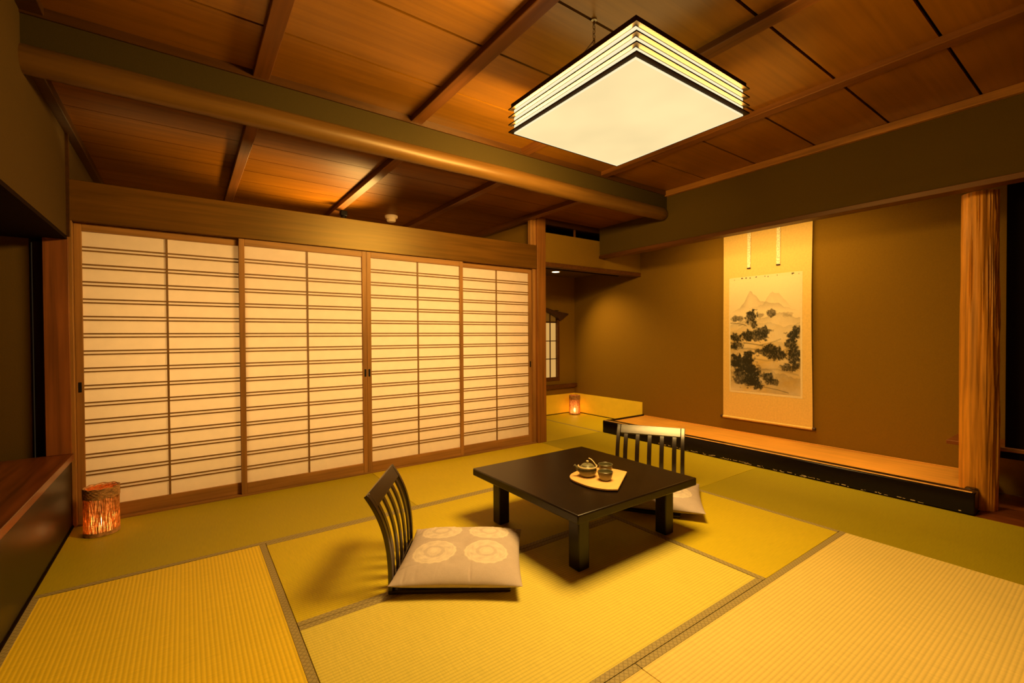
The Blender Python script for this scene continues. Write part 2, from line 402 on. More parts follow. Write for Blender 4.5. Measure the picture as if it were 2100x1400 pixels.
struct('wall_slot', MB().box(X3 + .06, XW, YS + .35, YS + .38, 1.935, ZL + .06), 'dark', 'dark void behind the slot over the side alcove', 'wall')
struct('ceiling_toko', MB().box(X4 + .09, XW, YFRONT, YS, 2.42, 2.46), 'wall_dark', 'ceiling of the raised alcove hidden behind the lintel', 'ceiling')

# skirting paper of the side alcove
struct('baseboard_right', MB().box(XW - .003, XW, 3.755, YA - .003, .008, .285), 'koshi', 'pale paper skirting on the side alcove wall, right of the small lantern', 'skirting')
struct('baseboard_back', MB().box(X3 + .07, XW - .003, YA - .003, YA, .008, .285), 'koshi', 'pale paper skirting under the window, behind the small lantern', 'skirting')
struct('trim_6', MB().box(XW - .006, XW, 3.755, YA, -.002, .009).box(X3 + .07, XW, YA - .006, YA, -.002, .009), 'dark', 'thin dark line at the foot of the paper skirting', 'trim')

# ------------------------------------------------------------------ ceiling
mb = MB()
ys = [-1.2, -.77, -.31, .145, .60, 1.05, 1.505, 1.96, 2.42, 2.875]
for a, b in zip(ys[:-1], ys[1:]):
    mb.box(XL - .05, X4 + .02, a + .007, b - .007, ZC, ZC + .015)
struct('ceiling', mb, 'ceil', 'wide honey-brown ceiling boards over the lamp', 'ceiling')
struct('ceiling_backing', MB().box(XL - .1, X4 + .1, YFRONT - .08, 2.92, ZC + .022, ZC + .05), 'dark', 'dark gaps between the wide ceiling boards', 'ceiling')
mb = MB()
yl = [2.86] + [3.135 + .2825 * k for k in range(7)] + [5.05]
for a, b in zip(yl[:-1], yl[1:]):
    mb.box(XL - .05, XW, a + .003, b - .003, ZL, ZL + .012)
struct('ceiling_low', mb, 'ceil_low', 'lower ceiling of narrow honey-brown boards beyond the log beam', 'ceiling')
struct('ceiling_low_backing', MB().box(XL - .1, XW + .1, 2.93, YA + .1, ZL + .016, ZL + .05), 'dark', 'dark joints of the lower ceiling', 'ceiling')
RX = [-.53, .355, 1.27, 2.18, 3.07]
names = ['against the left wall', 'nearest the left wall', 'left of the lamp, second from the left wall', 'behind the lamp', 'right of the lamp, nearest the alcove']
k = 7
for x, nm in zip(RX, names):
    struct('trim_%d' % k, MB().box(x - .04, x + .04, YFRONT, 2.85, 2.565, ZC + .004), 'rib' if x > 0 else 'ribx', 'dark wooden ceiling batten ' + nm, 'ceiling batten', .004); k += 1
RL = [(-.545, .025), (.33, .032), (1.215, .034), (2.06, .033), (2.95, .034)]
names = ['along the left wall', 'nearest the left wall', 'carrying the black spotlight', 'right of the smoke detector', 'ending near the square post']
for (x, w), nm in zip(RL, names):
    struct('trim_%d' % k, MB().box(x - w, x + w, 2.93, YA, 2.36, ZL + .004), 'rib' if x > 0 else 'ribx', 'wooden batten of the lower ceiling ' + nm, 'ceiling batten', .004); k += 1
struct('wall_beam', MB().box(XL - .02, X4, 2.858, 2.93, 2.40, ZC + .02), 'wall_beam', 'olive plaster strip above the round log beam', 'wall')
struct('trim_%d' % k, MB().box(XL, X4, 2.846, 2.858, 2.555, ZC), 'ribx', 'thin wooden trim where the main ceiling meets the plaster strip', 'trim'); k += 1
def logf(u, v):
    x = XL - .02 + u * (X4 + .02 - XL); a = 2 * math.pi * v
    r = .062 + .006 * noise.noise(Vector((x * .9, math.cos(a) * .6, math.sin(a) * .6))) + .003 * noise.noise(Vector((x * 3, math.cos(a), math.sin(a) * 1.0)))
    if x > X4 - .05: r *= 1 - .35 * ((x - X4 + .05) / .05) ** 2 if x < X4 else .6
    return (x, 2.885 + r * 1.0 * math.cos(a), 2.372 + r * math.sin(a))
mb = MB(); mb.grid(lambda u, v: logf(u, v), 90, 32)
tag(link('log_beam', mb, 'log', None, 0, 60), 'peeled round log beam crossing the ceiling from left wall to alcove', 'beam', None, 'structure')

struct('trim_%d' % k, MB().box(XL, XL + .014, 3.75, YS - .012, NZ1, ZL), 'ribx', 'dark upright on the left wall at the end of the header board', 'trim'); k += 1
# ------------------------------------------------------------------ screens wall
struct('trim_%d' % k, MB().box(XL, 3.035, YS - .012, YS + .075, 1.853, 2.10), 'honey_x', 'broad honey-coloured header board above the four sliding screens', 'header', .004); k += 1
struct('trim_%d' % k, MB().box(XL, 3.035, YS + .0, YS + .072, -.04, .010), 'doorx', 'wooden floor track under the sliding screens', 'track', .002); k += 1
struct('trim_%d' % k, MB().box(XL, -.548, YS - .008, YS + .072, 0, 1.853), 'door', 'narrow jamb left of the sliding screens', 'trim', .002); k += 1
struct('trim_%d' % k, MB().box(3.0, 3.036, YS + .012, YS + .072, 0, 1.853), 'door', 'narrow jamb right of the sliding screens', 'trim', .002); k += 1
tag(link('square_post', MB().box(3.035, 3.15, YS - .025, YS + .085, -.02, ZL), 'post_z', None, .005), 'square honey-brown post right of the sliding screens', 'post', None, 'structure')
struct('trim_%d' % k, MB().box(2.965, 3.035, YS + .0, YS + .05, 2.10, ZL), 'honey_z', 'short wooden upright above the header beside the square post', 'trim', .003); k += 1

def shoji(n, x0, x1, yf, hx, label):
    w = x1 - x0; h = 1.842; st = .036
    t = thing('door_%d' % n, label, 'sliding screen', (x0, yf, .010), 0, 'sliding paper screens', 'structure')
    link('stile', MB().box(0, st, 0, .03, 0, h), 'door', t, .002); link('stile', MB().box(w - st, w, 0, .03, 0, h), 'door', t, .002)
    link('bottom_rail', MB().box(st, w - st, .001, .029, 0, .078), 'doorx', t, .002)
    link('top_rail', MB().box(st, w - st, .001, .029, h - .048, h), 'doorx', t, .002)
    mb = MB(); z0, z1 = .078, h - .048
    for i in range(1, 16):
        z = z0 + (z1 - z0) * i / 16
        for d in (-.011, .011): mb.box(st, w - st, .006, .013, z + d - .0042, z + d + .0042)
    mb.box(w / 2 - .006, w / 2 + .006, .0045, .0125, z0, z1)
    link('lattice', mb, 'kumiko', t)
    link('paper', MB().add([(st, .015, z0), (w - st, .015, z0), (w - st, .015, z1), (st, .015, z1)], [(0, 1, 2, 3)]), 'shoji', t, 0, 0)
    link('handle', MB().box(hx - .008, hx + .008, -.0015, .006, .80, .862), 'black', t, .001)
    return t
shoji(1, -.548, .358, YS + .038, .018, 'leftmost white paper screen with double slats, behind the big straw lantern')
shoji(2, .317, 1.231, YS + .004, 1.231 - .317 - .016, 'second paper screen from the left, meeting its neighbour at the middle')
shoji(3, 1.232, 2.150, YS + .004, .016, 'third paper screen from the left, with the handle on its left stile')
shoji(4, 2.112, 3.0, YS + .038, 3.0 - 2.112 - .018, 'rightmost paper screen, beside the square post')

# ------------------------------------------------------------------ raised alcove
t = thing('alcove_platform', 'raised wooden alcove floor with a black lacquer sill', 'platform', (X4, .64, 0), 0, None, 'structure')
link('floor_board', MB().box(.09, XW - X4 - .001, 0, 3.09, -.04, .118), 'toko', t, .002)
sill = MB()
pr = [(0, 0), (.10, 0), (.10, .140), (.012, .140), (.003, .136), (0, .128)]
link('sill', MB().prism([(a, b) for a, b in pr], -.02, 3.105, 'y'), 'lacquer', t, .006)
tag(link('edge_highlight', MB().box(.007, .032, -.005, 3.09, .139, .1412), 'sill_highlight', t), 'golden painted highlight along the top edge of the black sill')  # coloured strip drawing the lit highlight on the sill's edge
link('end_sill', MB().box(.10, XW - X4 - .001, 3.085, 3.105, -.04, .136), 'lacquer', t, .004)
link('corner_block', MB().box(.10, .20, -.015, .05, 0, .141), 'lacquer', t, .012)
mb = MB()
for i in range(92):
    y = min(2.3, max(.0, random.gauss(1.25, .5))) if i % 4 else random.uniform(0, 2.3); L = random.uniform(.005, .030)
    z = random.uniform(.006, .016)
    mb.box(-.0012, .0002, y, y + L, z - random.uniform(.001, .004), z + random.uniform(.001, .004))
tag(link('worn_chips', mb, 'chip', t, 0, 0), 'pale chips worn out of the black lacquer', None)
link('back_strip', MB().box(XW - X4 - .018, XW - X4 - .001, 0, 3.08, .118, .126), 'toko', t, .002)

def post(u, v):
    a = 2 * math.pi * u; z = v * 2.06
    g = noise.noise(Vector((math.cos(a) * 4.2 + 5, math.sin(a) * 4.2, z * .8)))
    g2 = noise.noise(Vector((math.cos(a) * 9 + 15, math.sin(a) * 9, z * 1.6)))
    side = .25 + .75 * max(0, math.sin(a - math.radians(190)) * .5 + .5)
    r = .088 + side * (.008 * g + .006 * (1 - abs(g2) * 3)) + .004 * math.sin(z * 2.1)
    return (r * math.cos(a), r * math.sin(a), z)
t = thing('alcove_post', 'deeply grained round natural post at the right end of the alcove', 'post', (4.245, .645, 0), 0, None, 'structure')
link('trunk', MB().grid(post, 110, 90, True), 'toko_post', t, 0, 60)

t = thing('wall_shelf', 'low reddish wooden shelf board passing behind the textured post', 'shelf', (4.4, .83, .36))
link('board', MB().box(0, XW - 4.4 - .001, -2.0, .0, -.001, .026), 'red_y', t, .004)
link('rail', MB().box(.02, .05, -2.0, -.22, -.05, -.001), 'dark_panel', t, .003)
# plaster panel with a rounded cut-out below the shelf
mb = MB(); poly = [(.37, .02), (.37, .355), (-.6, .355), (-.6, .02)]
arc = [(.37 - .0, .17)] + [(.37 - .17 * (1 - math.cos(a)), .17 - .15 * math.sin(a)) for a in [math.pi / 2 * i / 8 for i in range(1, 9)]]
mb.prism([(-.6, .02)] + arc[::-1] + [(.37, .355), (-.6, .355)], 4.52, 4.56, 'x')
struct('wall_shelf_panel', mb, 'wall_dark', 'olive plaster panel with a rounded corner below the low shelf', 'wall')

# ------------------------------------------------------------------ hanging scroll
SY0, SY1 = 1.805, 2.660
t = thing('hanging_scroll', 'tall hanging scroll with an ink landscape of misty hills and trees', 'scroll', (XW - .012, (SY0 + SY1) / 2, .265))
W2 = (SY1 - SY0) / 2; H = 2.0
def sheet(u, v):
    y = (u - .5) * 2 * W2 * (1.0 + .01 * math.cos(v * 5)); z = v * H
    return (-.012 - .012 * math.sin(v * 3.0) ** 2 - .006 * math.sin(u * math.pi) * (1 - v), y, z)
def onsheet(y, z, d):
    p = sheet(y / (2 * W2) + .5, z / H); return (p[0] - d, y, z)
link('mounting', MB().grid(sheet, 24, 80), 'scroll', t, 0, 80)
def patch(y0, y1, z0, z1, d, nu=16, nv=40):
    return MB().grid(lambda u, v: onsheet(y0 + u * (y1 - y0), z0 + v * (z1 - z0), d), nu, nv)
yoff = (SY0 + SY1) / 2
link('inner_border', patch(1.885 - yoff, 2.592 - yoff, .535 - .265, 1.735 - .265, .0012), 'scroll_in', t, 0, 80)
# painting: dense grid with a colour per vertex
NU, NV = 230, 380
pm = patch(1.902 - yoff, 2.577 - yoff, .56 - .265, 1.738 - .265, .0024, NU, NV)
po = link('painting', pm, 'ink', t, 0, 80)
uu, vv = np.meshgrid(np.linspace(1, 0, NU + 1), np.linspace(1, 0, NV + 1))
vv = (vv * 1.178 - .033) / 1.145   # u: left to right as seen, v: top to bottom
rng = np.random.default_rng(7)
def vnoise(x, y, seed):
    r = np.random.default_rng(seed).random((64, 64))
    xi, yi = np.floor(x).astype(int), np.floor(y).astype(int); fx, fy = x - xi, y - yi
    fx, fy = fx * fx * (3 - 2 * fx), fy * fy * (3 - 2 * fy)
    g = lambda a, b: r[a % 64, b % 64]
    return (g(xi, yi) * (1 - fx) + g(xi + 1, yi) * fx) * (1 - fy) + (g(xi, yi + 1) * (1 - fx) + g(xi + 1, yi + 1) * fx) * fy
def fbm(x, y, s): return vnoise(x, y, s) * .5 + vnoise(x * 2.1, y * 2.1, s + 1) * .28 + vnoise(x * 4.3, y * 4.3, s + 2) * .15 + vnoise(x * 9, y * 9, s + 3) * .07
asp = 1.145 / .675
ink = np.zeros_like(uu)
def over(a): 
    global ink
    ink = 1 - (1 - ink) * (1 - np.clip(a, 0, 1))
def hill(pts, base, dark, s, fade=.16):
    top = np.interp(uu, [p[0] for p in pts], [p[1] for p in pts]) + (fbm(uu * 14, vv * 0 + s, s) - .5) * .035
    d = vv - top
    over(np.where((d > 0), dark * np.exp(-np.clip(d, 0, 9) / fade) * (.55 + .9 * fbm(uu * 12, vv * 20, s + 9)) * np.clip((base - vv) / .06, 0, 1), 0))
hill([(0, .30), (.15, .25), (.22, .20), (.255, .15), (.285, .115), (.31, .095), (.335, .11), (.36, .135), (.40, .15), (.45, .19), (.6, .21), (1, .3)], .30, .30, 3, .09)
hill([(0, .32), (.5, .22), (.56, .165), (.60, .13), (.63, .115), (.67, .135), (.72, .15), (.8, .20), (.9, .27), (1, .3)], .28, .20, 11, .08)
hill([(0, .40), (.3, .36), (.6, .33), (.72, .30), (.82, .315), (.95, .36), (1, .36)], .45, .30, 17, .05)
hill([(0, .46), (.3, .40), (.55, .38), (.8, .42), (1, .40)], .60, .16, 23, .08)
hill([(0, .62), (.3, .61), (.5, .58), (.7, .55), (1, .60)], .75, .18, 29, .07)
hill([(0, .84), (.3, .80), (.5, .78), (.7, .82), (1, .86)], 1.0, .26, 31, .10)
def clump(cx, cy, rx, ry, dark, s, spiky=False):
    x = (uu - cx) / (rx * 1.2); y = (vv - cy) / (ry * 1.22)
    n = fbm(uu * 26, vv * 26 * asp, s) - .5; n2 = fbm(uu * 70, vv * 40 * asp, s + 5)
    if spiky: n = n + .35 * (vnoise(uu * 60, vv * 6, s + 8) - .5) * np.clip(-y, 0, 1)
    d = 1 - np.sqrt(x * x + y * y) + n * 1.25
    over(dark * np.clip(d * 3.0, 0, 1) * (.70 + .65 * n2))
C = [(.10, .345, .10, .026, .75), (.33, .335, .085, .055, .95), (.36, .40, .05, .04, .9), (.62, .305, .06, .03, .8), (.46, .325, .05, .02, .5), (.83, .325, .07, .02, .3),
     (.47, .47, .13, .04, .9), (.26, .50, .10, .045, .95), (.42, .52, .14, .03, .85), (.08, .52, .09, .035, .95), (.11, .585, .10, .04, .95),
     (.90, .50, .08, .04, .95), (.96, .46, .05, .05, .9), (.88, .57, .08, .045, .9), (.93, .66, .09, .07, .95), (.60, .61, .12, .035, .95), (.68, .66, .14, .045, .97), (.50, .645, .10, .03, .85),
     (.86, .77, .11, .03, .85), (.95, .75, .07, .035, .8), (.08, .73, .10, .06, 1), (.27, .70, .09, .06, 1), (.20, .78, .16, .07, 1), (.34, .84, .12, .08, 1), (.15, .88, .12, .06, .8), (.40, .93, .09, .04, .95),
     (.57, .86, .08, .035, .9), (.63, .90, .09, .025, .85), (.50, .85, .05, .02, .7), (.05, .60, .06, .02, .8), (.30, .915, .1, .04, .9)]
for i, c in enumerate(C): clump(c[0], c[1], c[2], c[3], c[4], 40 + i * 7, i in (1, 3, 6))
def stroke(pts, w, dark):
    c = np.interp(uu, [p[0] for p in pts], [p[1] for p in pts]); lo, hi = pts[0][0], pts[-1][0]
    over(np.where((uu > lo) & (uu < hi), dark * np.exp(-((vv - c) / w) ** 2), 0))
stroke([(0, .385), (.12, .39), (.24, .405)], .004, .6); stroke([(.13, .41), (.2, .40), (.26, .415)], .003, .6)
stroke([(.2, .565), (.35, .575), (.5, .59)], .005, .7); stroke([(.45, .585), (.62, .56), (.75, .53)], .005, .4)
stroke([(.5, .95), (.7, .965), (.85, .985)], .004, .6); stroke([(.55, .92), (.7, .93)], .003, .6)
stroke([(.0, .62), (.2, .615), (.4, .625)], .006, .35); stroke([(.3, .70), (.55, .72), (.8, .70)], .006, .3); stroke([(.45, .80), (.7, .79), (.98, .83)], .008, .28)
over(.34 * np.clip((vv - .3) / .7, 0, 1) * fbm(uu * 5, vv * 9, 90) * 1.6)
over(.06 * fbm(uu * 3, vv * 4, 91))
pa = np.array([.90, .74, .46]); ik = np.array([.030, .028, .016])
rgb = pa[None, None] * (1 - ink[..., None]) + ik[None, None] * ink[..., None]
wash = np.clip((vv - .28) / .35, 0, 1) * np.clip(fbm(uu * 3.5 + vv * 2, vv * 8, 120) * 2.6 - .75, 0, 1)
rgb = rgb * (1 - wash[..., None] * np.array([.06, .20, .55]))
band = vv < 0
rgb[band] = np.array([.84, .70, .42])
fl = (vnoise(uu * 46, vv * 60 + 9, 200) > .80) & (vv < -.006) & (vv > -.021)
rgb[fl] = np.array([.12, .09, .04])
# grid vertices run u (0..1 = y0..y1) fastest; y grows to the left as seen
at = po.data.color_attributes.new('Col', 'FLOAT_COLOR', 'POINT')
buf = np.ones((NV + 1, NU + 1, 4), np.float32); buf[..., :3] = rgb
at.data.foreach_set('color', buf.ravel())
for yy in (2.385 - yoff, 2.100 - yoff):
    s = link('hanging_strip', patch(yy - .017, yy + .017, 1.825 - .265, H - .02, .006, 2, 40), 'futai', t, 0, 80)
    link('strip_end', MB().box(onsheet(yy, 1.82 - .265, .009)[0], onsheet(yy, 1.82 - .265, .003)[0], yy - .018, yy + .018, 1.817 - .265, 1.828 - .265), 'rod', s)
r = link('roller', MB().tube([(-.014, -W2 - .004, 0), (-.014, W2 + .004, 0)], .012, 14), 'scroll', t)
for sgn in (-1, 1):
    link('roller_knob', MB().tube([(-.014, sgn * (W2 + .004), 0), (-.014, sgn * (W2 + .030), 0)], .0155, 14), 'rod', r, .003)
link('top_bar', MB().tube([(-.014, -W2, H), (-.014, W2, H)], .008, 10), 'rod', t)
link('cord', MB().tube([(-.012, -.25, H), (-.006, 0, H + .07), (-.012, .25, H)], .002, 6), 'cane', t)

# ------------------------------------------------------------------ window of the side alcove
t = thing('window_1', 'small paper lattice window with an arched dark hood, partly behind the post', 'window', ((WX0 + WX1) / 2, YA, WZ0), 0, None, 'structure')
hw = (WX1 - WX0) / 2; hh = 1.62 - WZ0
link('side_frame', MB().box(-hw, -hw + .035, -.012, .06, 0, .88), 'trim_dark', t, .002); link('side_frame', MB().box(hw - .035, hw, -.012, .06, 0, .88), 'trim_dark', t, .002)
link('bottom_frame', MB().box(-hw + .035, hw - .035, -.01, .06, 0, .05), 'trim_dark', t, .002)
# arched hood with flared ends
top_pts = [(0, 1.075), (.08, 1.065), (.164, 1.042), (.30, 1.011), (.44, .990), (.565, .975)]
low_pts = [(0, 1.035), (.08, 1.022), (.164, .998), (.27, .955), (.36, .915), (.40, .862), (.44, .885), (.565, .968)]
fx = lambda P, x: float(np.interp(abs(x), [q[0] for q in P], [q[1] for q in P]))
xs = [-.565 + 1.13 * i / 60 for i in range(61)]
up = [(x, fx(top_pts, x)) for x in xs]; low = [(x, fx(low_pts, x)) for x in xs]
mb = MB(); n = len(xs)
vs = [(x, -.035, z) for x, z in up] + [(x, -.035, z) for x, z in low] + [(x, .03, z) for x, z in up] + [(x, .03, z) for x, z in low]
fs = []
for i in range(n - 1):
    fs += [(i, i + 1, n + i + 1, n + i), (2 * n + i, 3 * n + i, 3 * n + i + 1, 2 * n + i + 1), (i, 2 * n + i, 2 * n + i + 1, i + 1), (n + i, n + i + 1, 3 * n + i + 1, 3 * n + i)]
fs += [(0, n, 3 * n, 2 * n), (n - 1, 3 * n - 1, 4 * n - 1, 2 * n - 1)]
mb.add(vs, fs); link('hood', mb, 'rod', t, 0, 40)
link('paper', MB().box(-hw + .035, hw - .035, .035, .037, .05, .845), 'winpaper', t, 0, 0)
link('upper_pane', MB().box(-hw + .035, hw - .035, .035, .037, .855, 1.03), 'windark', t, 0, 0)
mb = MB().box(-hw + .03, hw - .03, .018, .034, .835, .858)
for z in (.315, .575): mb.box(-hw + .03, hw - .03, .022, .034, z - .006, z + .006)
for i in range(1, 5):
    x = -hw + .035 + (2 * hw - .07) * i / 5 + (.035 if i == 4 else 0); mb.box(x - .006, x + .006, .02, .033, .05, 1.02)
link('lattice', mb, 'rod', t)
tag(link('window_ledge', MB().box(X3 + .07, XW - .002, YA - .06, YA, .385, .435), 'trim_dark', None, .004), 'dark red wooden ledge under the small alcove window', 'ledge', None, 'structure')

# ------------------------------------------------------------------ ceiling lamp
LX, LY, LZ, LS = 1.805, 1.54, 2.2, .395
t = thing('ceiling_lamp', 'square glowing paper lamp with stacked wooden rims, hung on chains', 'lamp', (LX, LY, LZ))
link('diffuser', MB().box(-LS, LS, -LS, LS, 0, .004), 'diffuser', t, 0, 0)
def ring(a, b, z0, z1):
    mb = MB(); mb.box(-b, b, -b, -a, z0, z1); mb.box(-b, b, a, b, z0, z1); mb.box(-b, -a, -a, a, z0, z1); mb.box(a, b, -a, a, z0, z1); return mb
link('paper_side', ring(LS - .004, LS, .004, .135), 'lampside', t, 0, 0)
for z in (.006, .043, .083, .123):
    link('wooden_rim', ring(LS, LS + .022, z, z + .006), 'lampwood', t)
link('top_frame', ring(LS - .02, LS + .012, .131, .155), 'lampwood', t, .002)
link('bead', ring(LS - .004, LS + .001, -.001, .002), 'lampside', t)
for x, nm in ((-.256, 0), (.256, 1)):
    top = ZC - LZ - .0
    c = MB()
    zz = top
    i = 0
    while zz > .30:
        z1 = zz - .026
        pts = []
        for q in range(13):
            a = 2 * math.pi * q / 12
            dx, dz = .006 * math.cos(a), .015 * math.sin(a)
            pts.append((x + (dx if i % 2 else 0), -.043 + (0 if i % 2 else dx), (zz + z1) / 2 + dz))
        c.tube(pts, .0018, 6, False); zz = z1 + .004; i += 1
    ch = link('chain', c, 'metal', t)
    link('wire', MB().tube([(x, -.043, .305), (x - .05, .02, .22), (x - .08, .05, .14)], .0025, 6).tube([(x, -.043, .305), (x - .02, -.08, .22), (x - .03, -.11, .14)], .0025, 6), 'metal', ch)
    link('hook', MB().lathe([(.014, 0), (.014, -.006), (.005, -.010), (.004, -.02)], 14, x, -.043, top), 'metal', ch)

# ------------------------------------------------------------------ small fittings
t = thing('spotlight', 'small black spotlight hanging from a batten of the lower ceiling', 'spotlight', (1.26, 4.55, 2.36))
link('mount', MB().box(-.03, .03, -.03, .03, -.045, .0), 'black', t, .003)
link('arm', MB().tube([(0, 0, -.03), (0, 0, -.07)], .012, 12), 'black', t)
link('head', MB().lathe([(.022, -.03), (.026, -.06), (.03, -.10), (.045, -.17), (.045, -.18)], 24), 'black', t)
t = thing('smoke_detector', 'round cream smoke detector on the lower ceiling', 'detector', (1.767, 4.62, ZL))
link('base', MB().lathe([(.066, 0), (.066, -.016), (.058, -.028), (.03, -.03)], 32), 'white', t)
link('sensor', MB().lathe([(.046, -.028), (.048, -.05), (.040, -.062), (.01, -.064)], 28), 'white', t)
t = thing('downlight', 'small lit round downlight in the ceiling of the side alcove', 'light', (4.04, 4.62, 2.0))
link('ring', MB().lathe([(.052, 0), (.062, 0), (.062, -.006), (.052, -.006)], 32, caps=False), 'white', t)
link('bulb', MB().lathe([(.05, -.002), (.046, -.010), (.01, -.014)], 32), 'glow', t)

# ------------------------------------------------------------------ table
TX, TY, TZ, TS = 1.9035, 1.9635, .325, .4665
t = thing('low_table', 'low square black lacquer table', 'table', (TX, TY, .0014))
link('tabletop', MB().box(-TS, TS, -TS, TS, TZ - .045, TZ), 'table', t, .007)
for sx in (-1, 1):
    for sy in (-1, 1):
        a, b = TS - .09, TS - .163
        x0, x1 = sorted((sx * a, sx * b)); y0, y1 = sorted((sy * a, sy * b))
        link('leg', MB().box(x0, x1, y0, y1, 0, TZ - .045), 'table', t, .006)

# ------------------------------------------------------------------ floor chairs and cushions
def make_chair(loc, rz, label):
    """local x: facing; y: to the sitter's left"""
    t = thing('floor_chair', label, 'chair', loc, rz, 'legless floor chairs at the low table')
    link('seat_board', MB().box(0, .545, -.25, .25, .0, .02), 'chairw', t, .006)
    prof = []
    for i in range(29):
        s = i / 28; z = .015 + .425 * s
        x = .012 - .106 * s ** 2.9
        prof.append((x, z))
    for sg in (-1, 1):
        y0, y1 = sorted((sg * .25, sg * .222))
        link('back_post', MB().ribbon(prof, y0, y1, .02), 'chairw', t, .003)
    cut = prof[:26]
    for i in range(5):
        y = -.222 + .444 * (i + .5) / 5
        link('back_slat', MB().ribbon([(a - .002, b) for a, b in cut], y - .0155, y + .0155, .010), 'chairw', t, .002)
    link('top_rail', MB().ribbon(prof[24:], -.222, .222, .018), 'chairw', t, .003)
    link('lower_rail', MB().ribbon(prof[:3], -.222, .222, .02), 'chairw', t, .003)
    return t
R1 = math.atan2(-.555, .832)
u = Vector((math.cos(R1), math.sin(R1))); v = Vector((-u.y, u.x))
A = Vector((.70, 1.98)) + v * .235 + Vector((.012, -.012)) + u * .012
c1 = make_chair((A.x, A.y, 0), R1, 'dark slat-back legless floor chair left of the table, facing right')
R2 = math.atan2(-.515, -.857)
u2 = Vector((math.cos(R2), math.sin(R2))); v2 = Vector((-u2.y, u2.x))
A2 = Vector((2.825, 2.178))
c2 = copy_tree(c1); c2.location = (A2.x, A2.y, 0); c2.rotation_euler.z = R2
c2['label'] = 'dark slat-back legless floor chair behind the table, its back rail catching the light'

def make_cushion(loc, rz, label):
    n = 150; a = .292
    s = np.linspace(-1, 1, n + 1); S, T = np.meshgrid(s, s)
    Xc = a * S * (1 - .045 * (1 - T ** 2) * np.abs(S) ** 3); Yc = a * T * (1 - .045 * (1 - S ** 2) * np.abs(T) ** 3)
    h = (1 - np.abs(S) ** 3.2) ** .62 * (1 - np.abs(T) ** 3.2) ** .62
    wr = np.zeros_like(S)
    for i in range(46):
        e = random.randrange(4); c = random.uniform(-.92, .92); w = random.uniform(.010, .03); L = random.uniform(.08, .26); amp = random.uniform(-1.3, 1.1)
        al, dist = (T, 1 - S) if e == 0 else (T, 1 + S) if e == 1 else (S, 1 - T) if e == 2 else (S, 1 + T)
        wr += amp * np.exp(-((al - c - .15 * dist * (random.random() - .5)) / w) ** 2) * np.exp(-dist / L) * np.clip(dist * 14, 0, 1)
    big = fbm((S + 1) * 2.2, (T + 1) * 2.2, 5) - .5
    zt = .042 + .060 * h + .0065 * wr + .014 * big * h - .010 * np.exp(-((S) ** 2 + (T) ** 2) / .02)
    dent = np.exp(-(((S + .42) / .16) ** 2 + ((T + .42) / .08) ** 2)); zt -= .008 * dent * h
    zb = np.maximum(.042 - .043 * h ** .7 - .002 * np.abs(wr), .0005)
    mb = MB()
    vs = [(float(Xc[j, i]), float(Yc[j, i]), float(zt[j, i])) for j in range(n + 1) for i in range(n + 1)]
    vb = [(float(Xc[j, i]), float(Yc[j, i]), float(min(zb[j, i], zt[j, i] - .0008))) for j in range(n + 1) for i in range(n + 1)]
    w = n + 1
    fs = [(j * w + i, j * w + i + 1, (j + 1) * w + i + 1, (j + 1) * w + i) for j in range(n) for i in range(n)]
    fb = [tuple(len(vs) + q for q in f[::-1]) for f in fs]
    rim = list(range(0, n)) + [j * w + n for j in range(n)] + [n * w + i for i in range(n, 0, -1)] + [j * w for j in range(n, 0, -1)]
    fr = [(rim[i], rim[i - 1], len(vs) + rim[i - 1], len(vs) + rim[i]) for i in range(len(rim))]
    mb.add(vs + vb, fs + fb + fr)
    o = link('seat_cushion', mb, 'cushion', None, 0, 70)
    m = np.zeros_like(S)
    for cu in (.28, .71):
        for cv in (.36, .77):
            dx, dy = (S + 1) / 2 - cu, (T + 1) / 2 - cv; r = np.sqrt(dx * dx + dy * dy); th = np.arctan2(dy, dx)
            R = .185 + .004 * np.cos(16 * th)
            q = np.clip((R - r) / .006, 0, 1) * .72
            q = np.where(np.abs(r - .172) < .004, 1.0, q)
            q = np.where((r > .06) & (r < .088), .25, q)
            pat = .5 + .5 * np.cos(8 * th + 3 * np.sin(60 * r)) * np.cos(75 * r)
            q = np.where((r > .09) & (r < .165), .38 + .6 * pat, q)
            q = np.where((r < .028), .95, q)
            m = np.maximum(m, q * (r < R + .01))
    base = np.array([.55, .455, .42]); lt = np.array([.80, .69, .58])
    rgb = base * (1 - m[..., None]) + lt * m[..., None]
    rgb *= (.93 + .14 * fbm((S + 1) * 6, (T + 1) * 6, 77))[..., None]
    buf = np.ones((2, n + 1, n + 1, 4), np.float32); buf[0, ..., :3] = rgb; buf[1, ..., :3] = base * .95
    at = o.data.color_attributes.new('Col', 'FLOAT_COLOR', 'POINT'); at.data.foreach_set('color', buf.ravel())
    o.location = loc; o.rotation_euler = (0, 0, rz)
    return tag(o, label, 'cushion', 'seat cushions on the floor chairs')
uc = Vector((.807, -.59)); p = A + uc * .315
k1 = make_cushion((p.x, p.y, .0205), math.atan2(-.59, .807), 'beige cushion with four round medallions on the left floor chair')
k2 = k1.copy(); col.objects.link(k2)
p = Vector((2.606, 1.95))
k2.location = (p.x, p.y, .0205); k2.rotation_euler = (0, 0, math.atan2(-.58, -.81) + math.pi / 2)
k2['label'] = 'beige cushion half hidden behind the table, on the far floor chair'

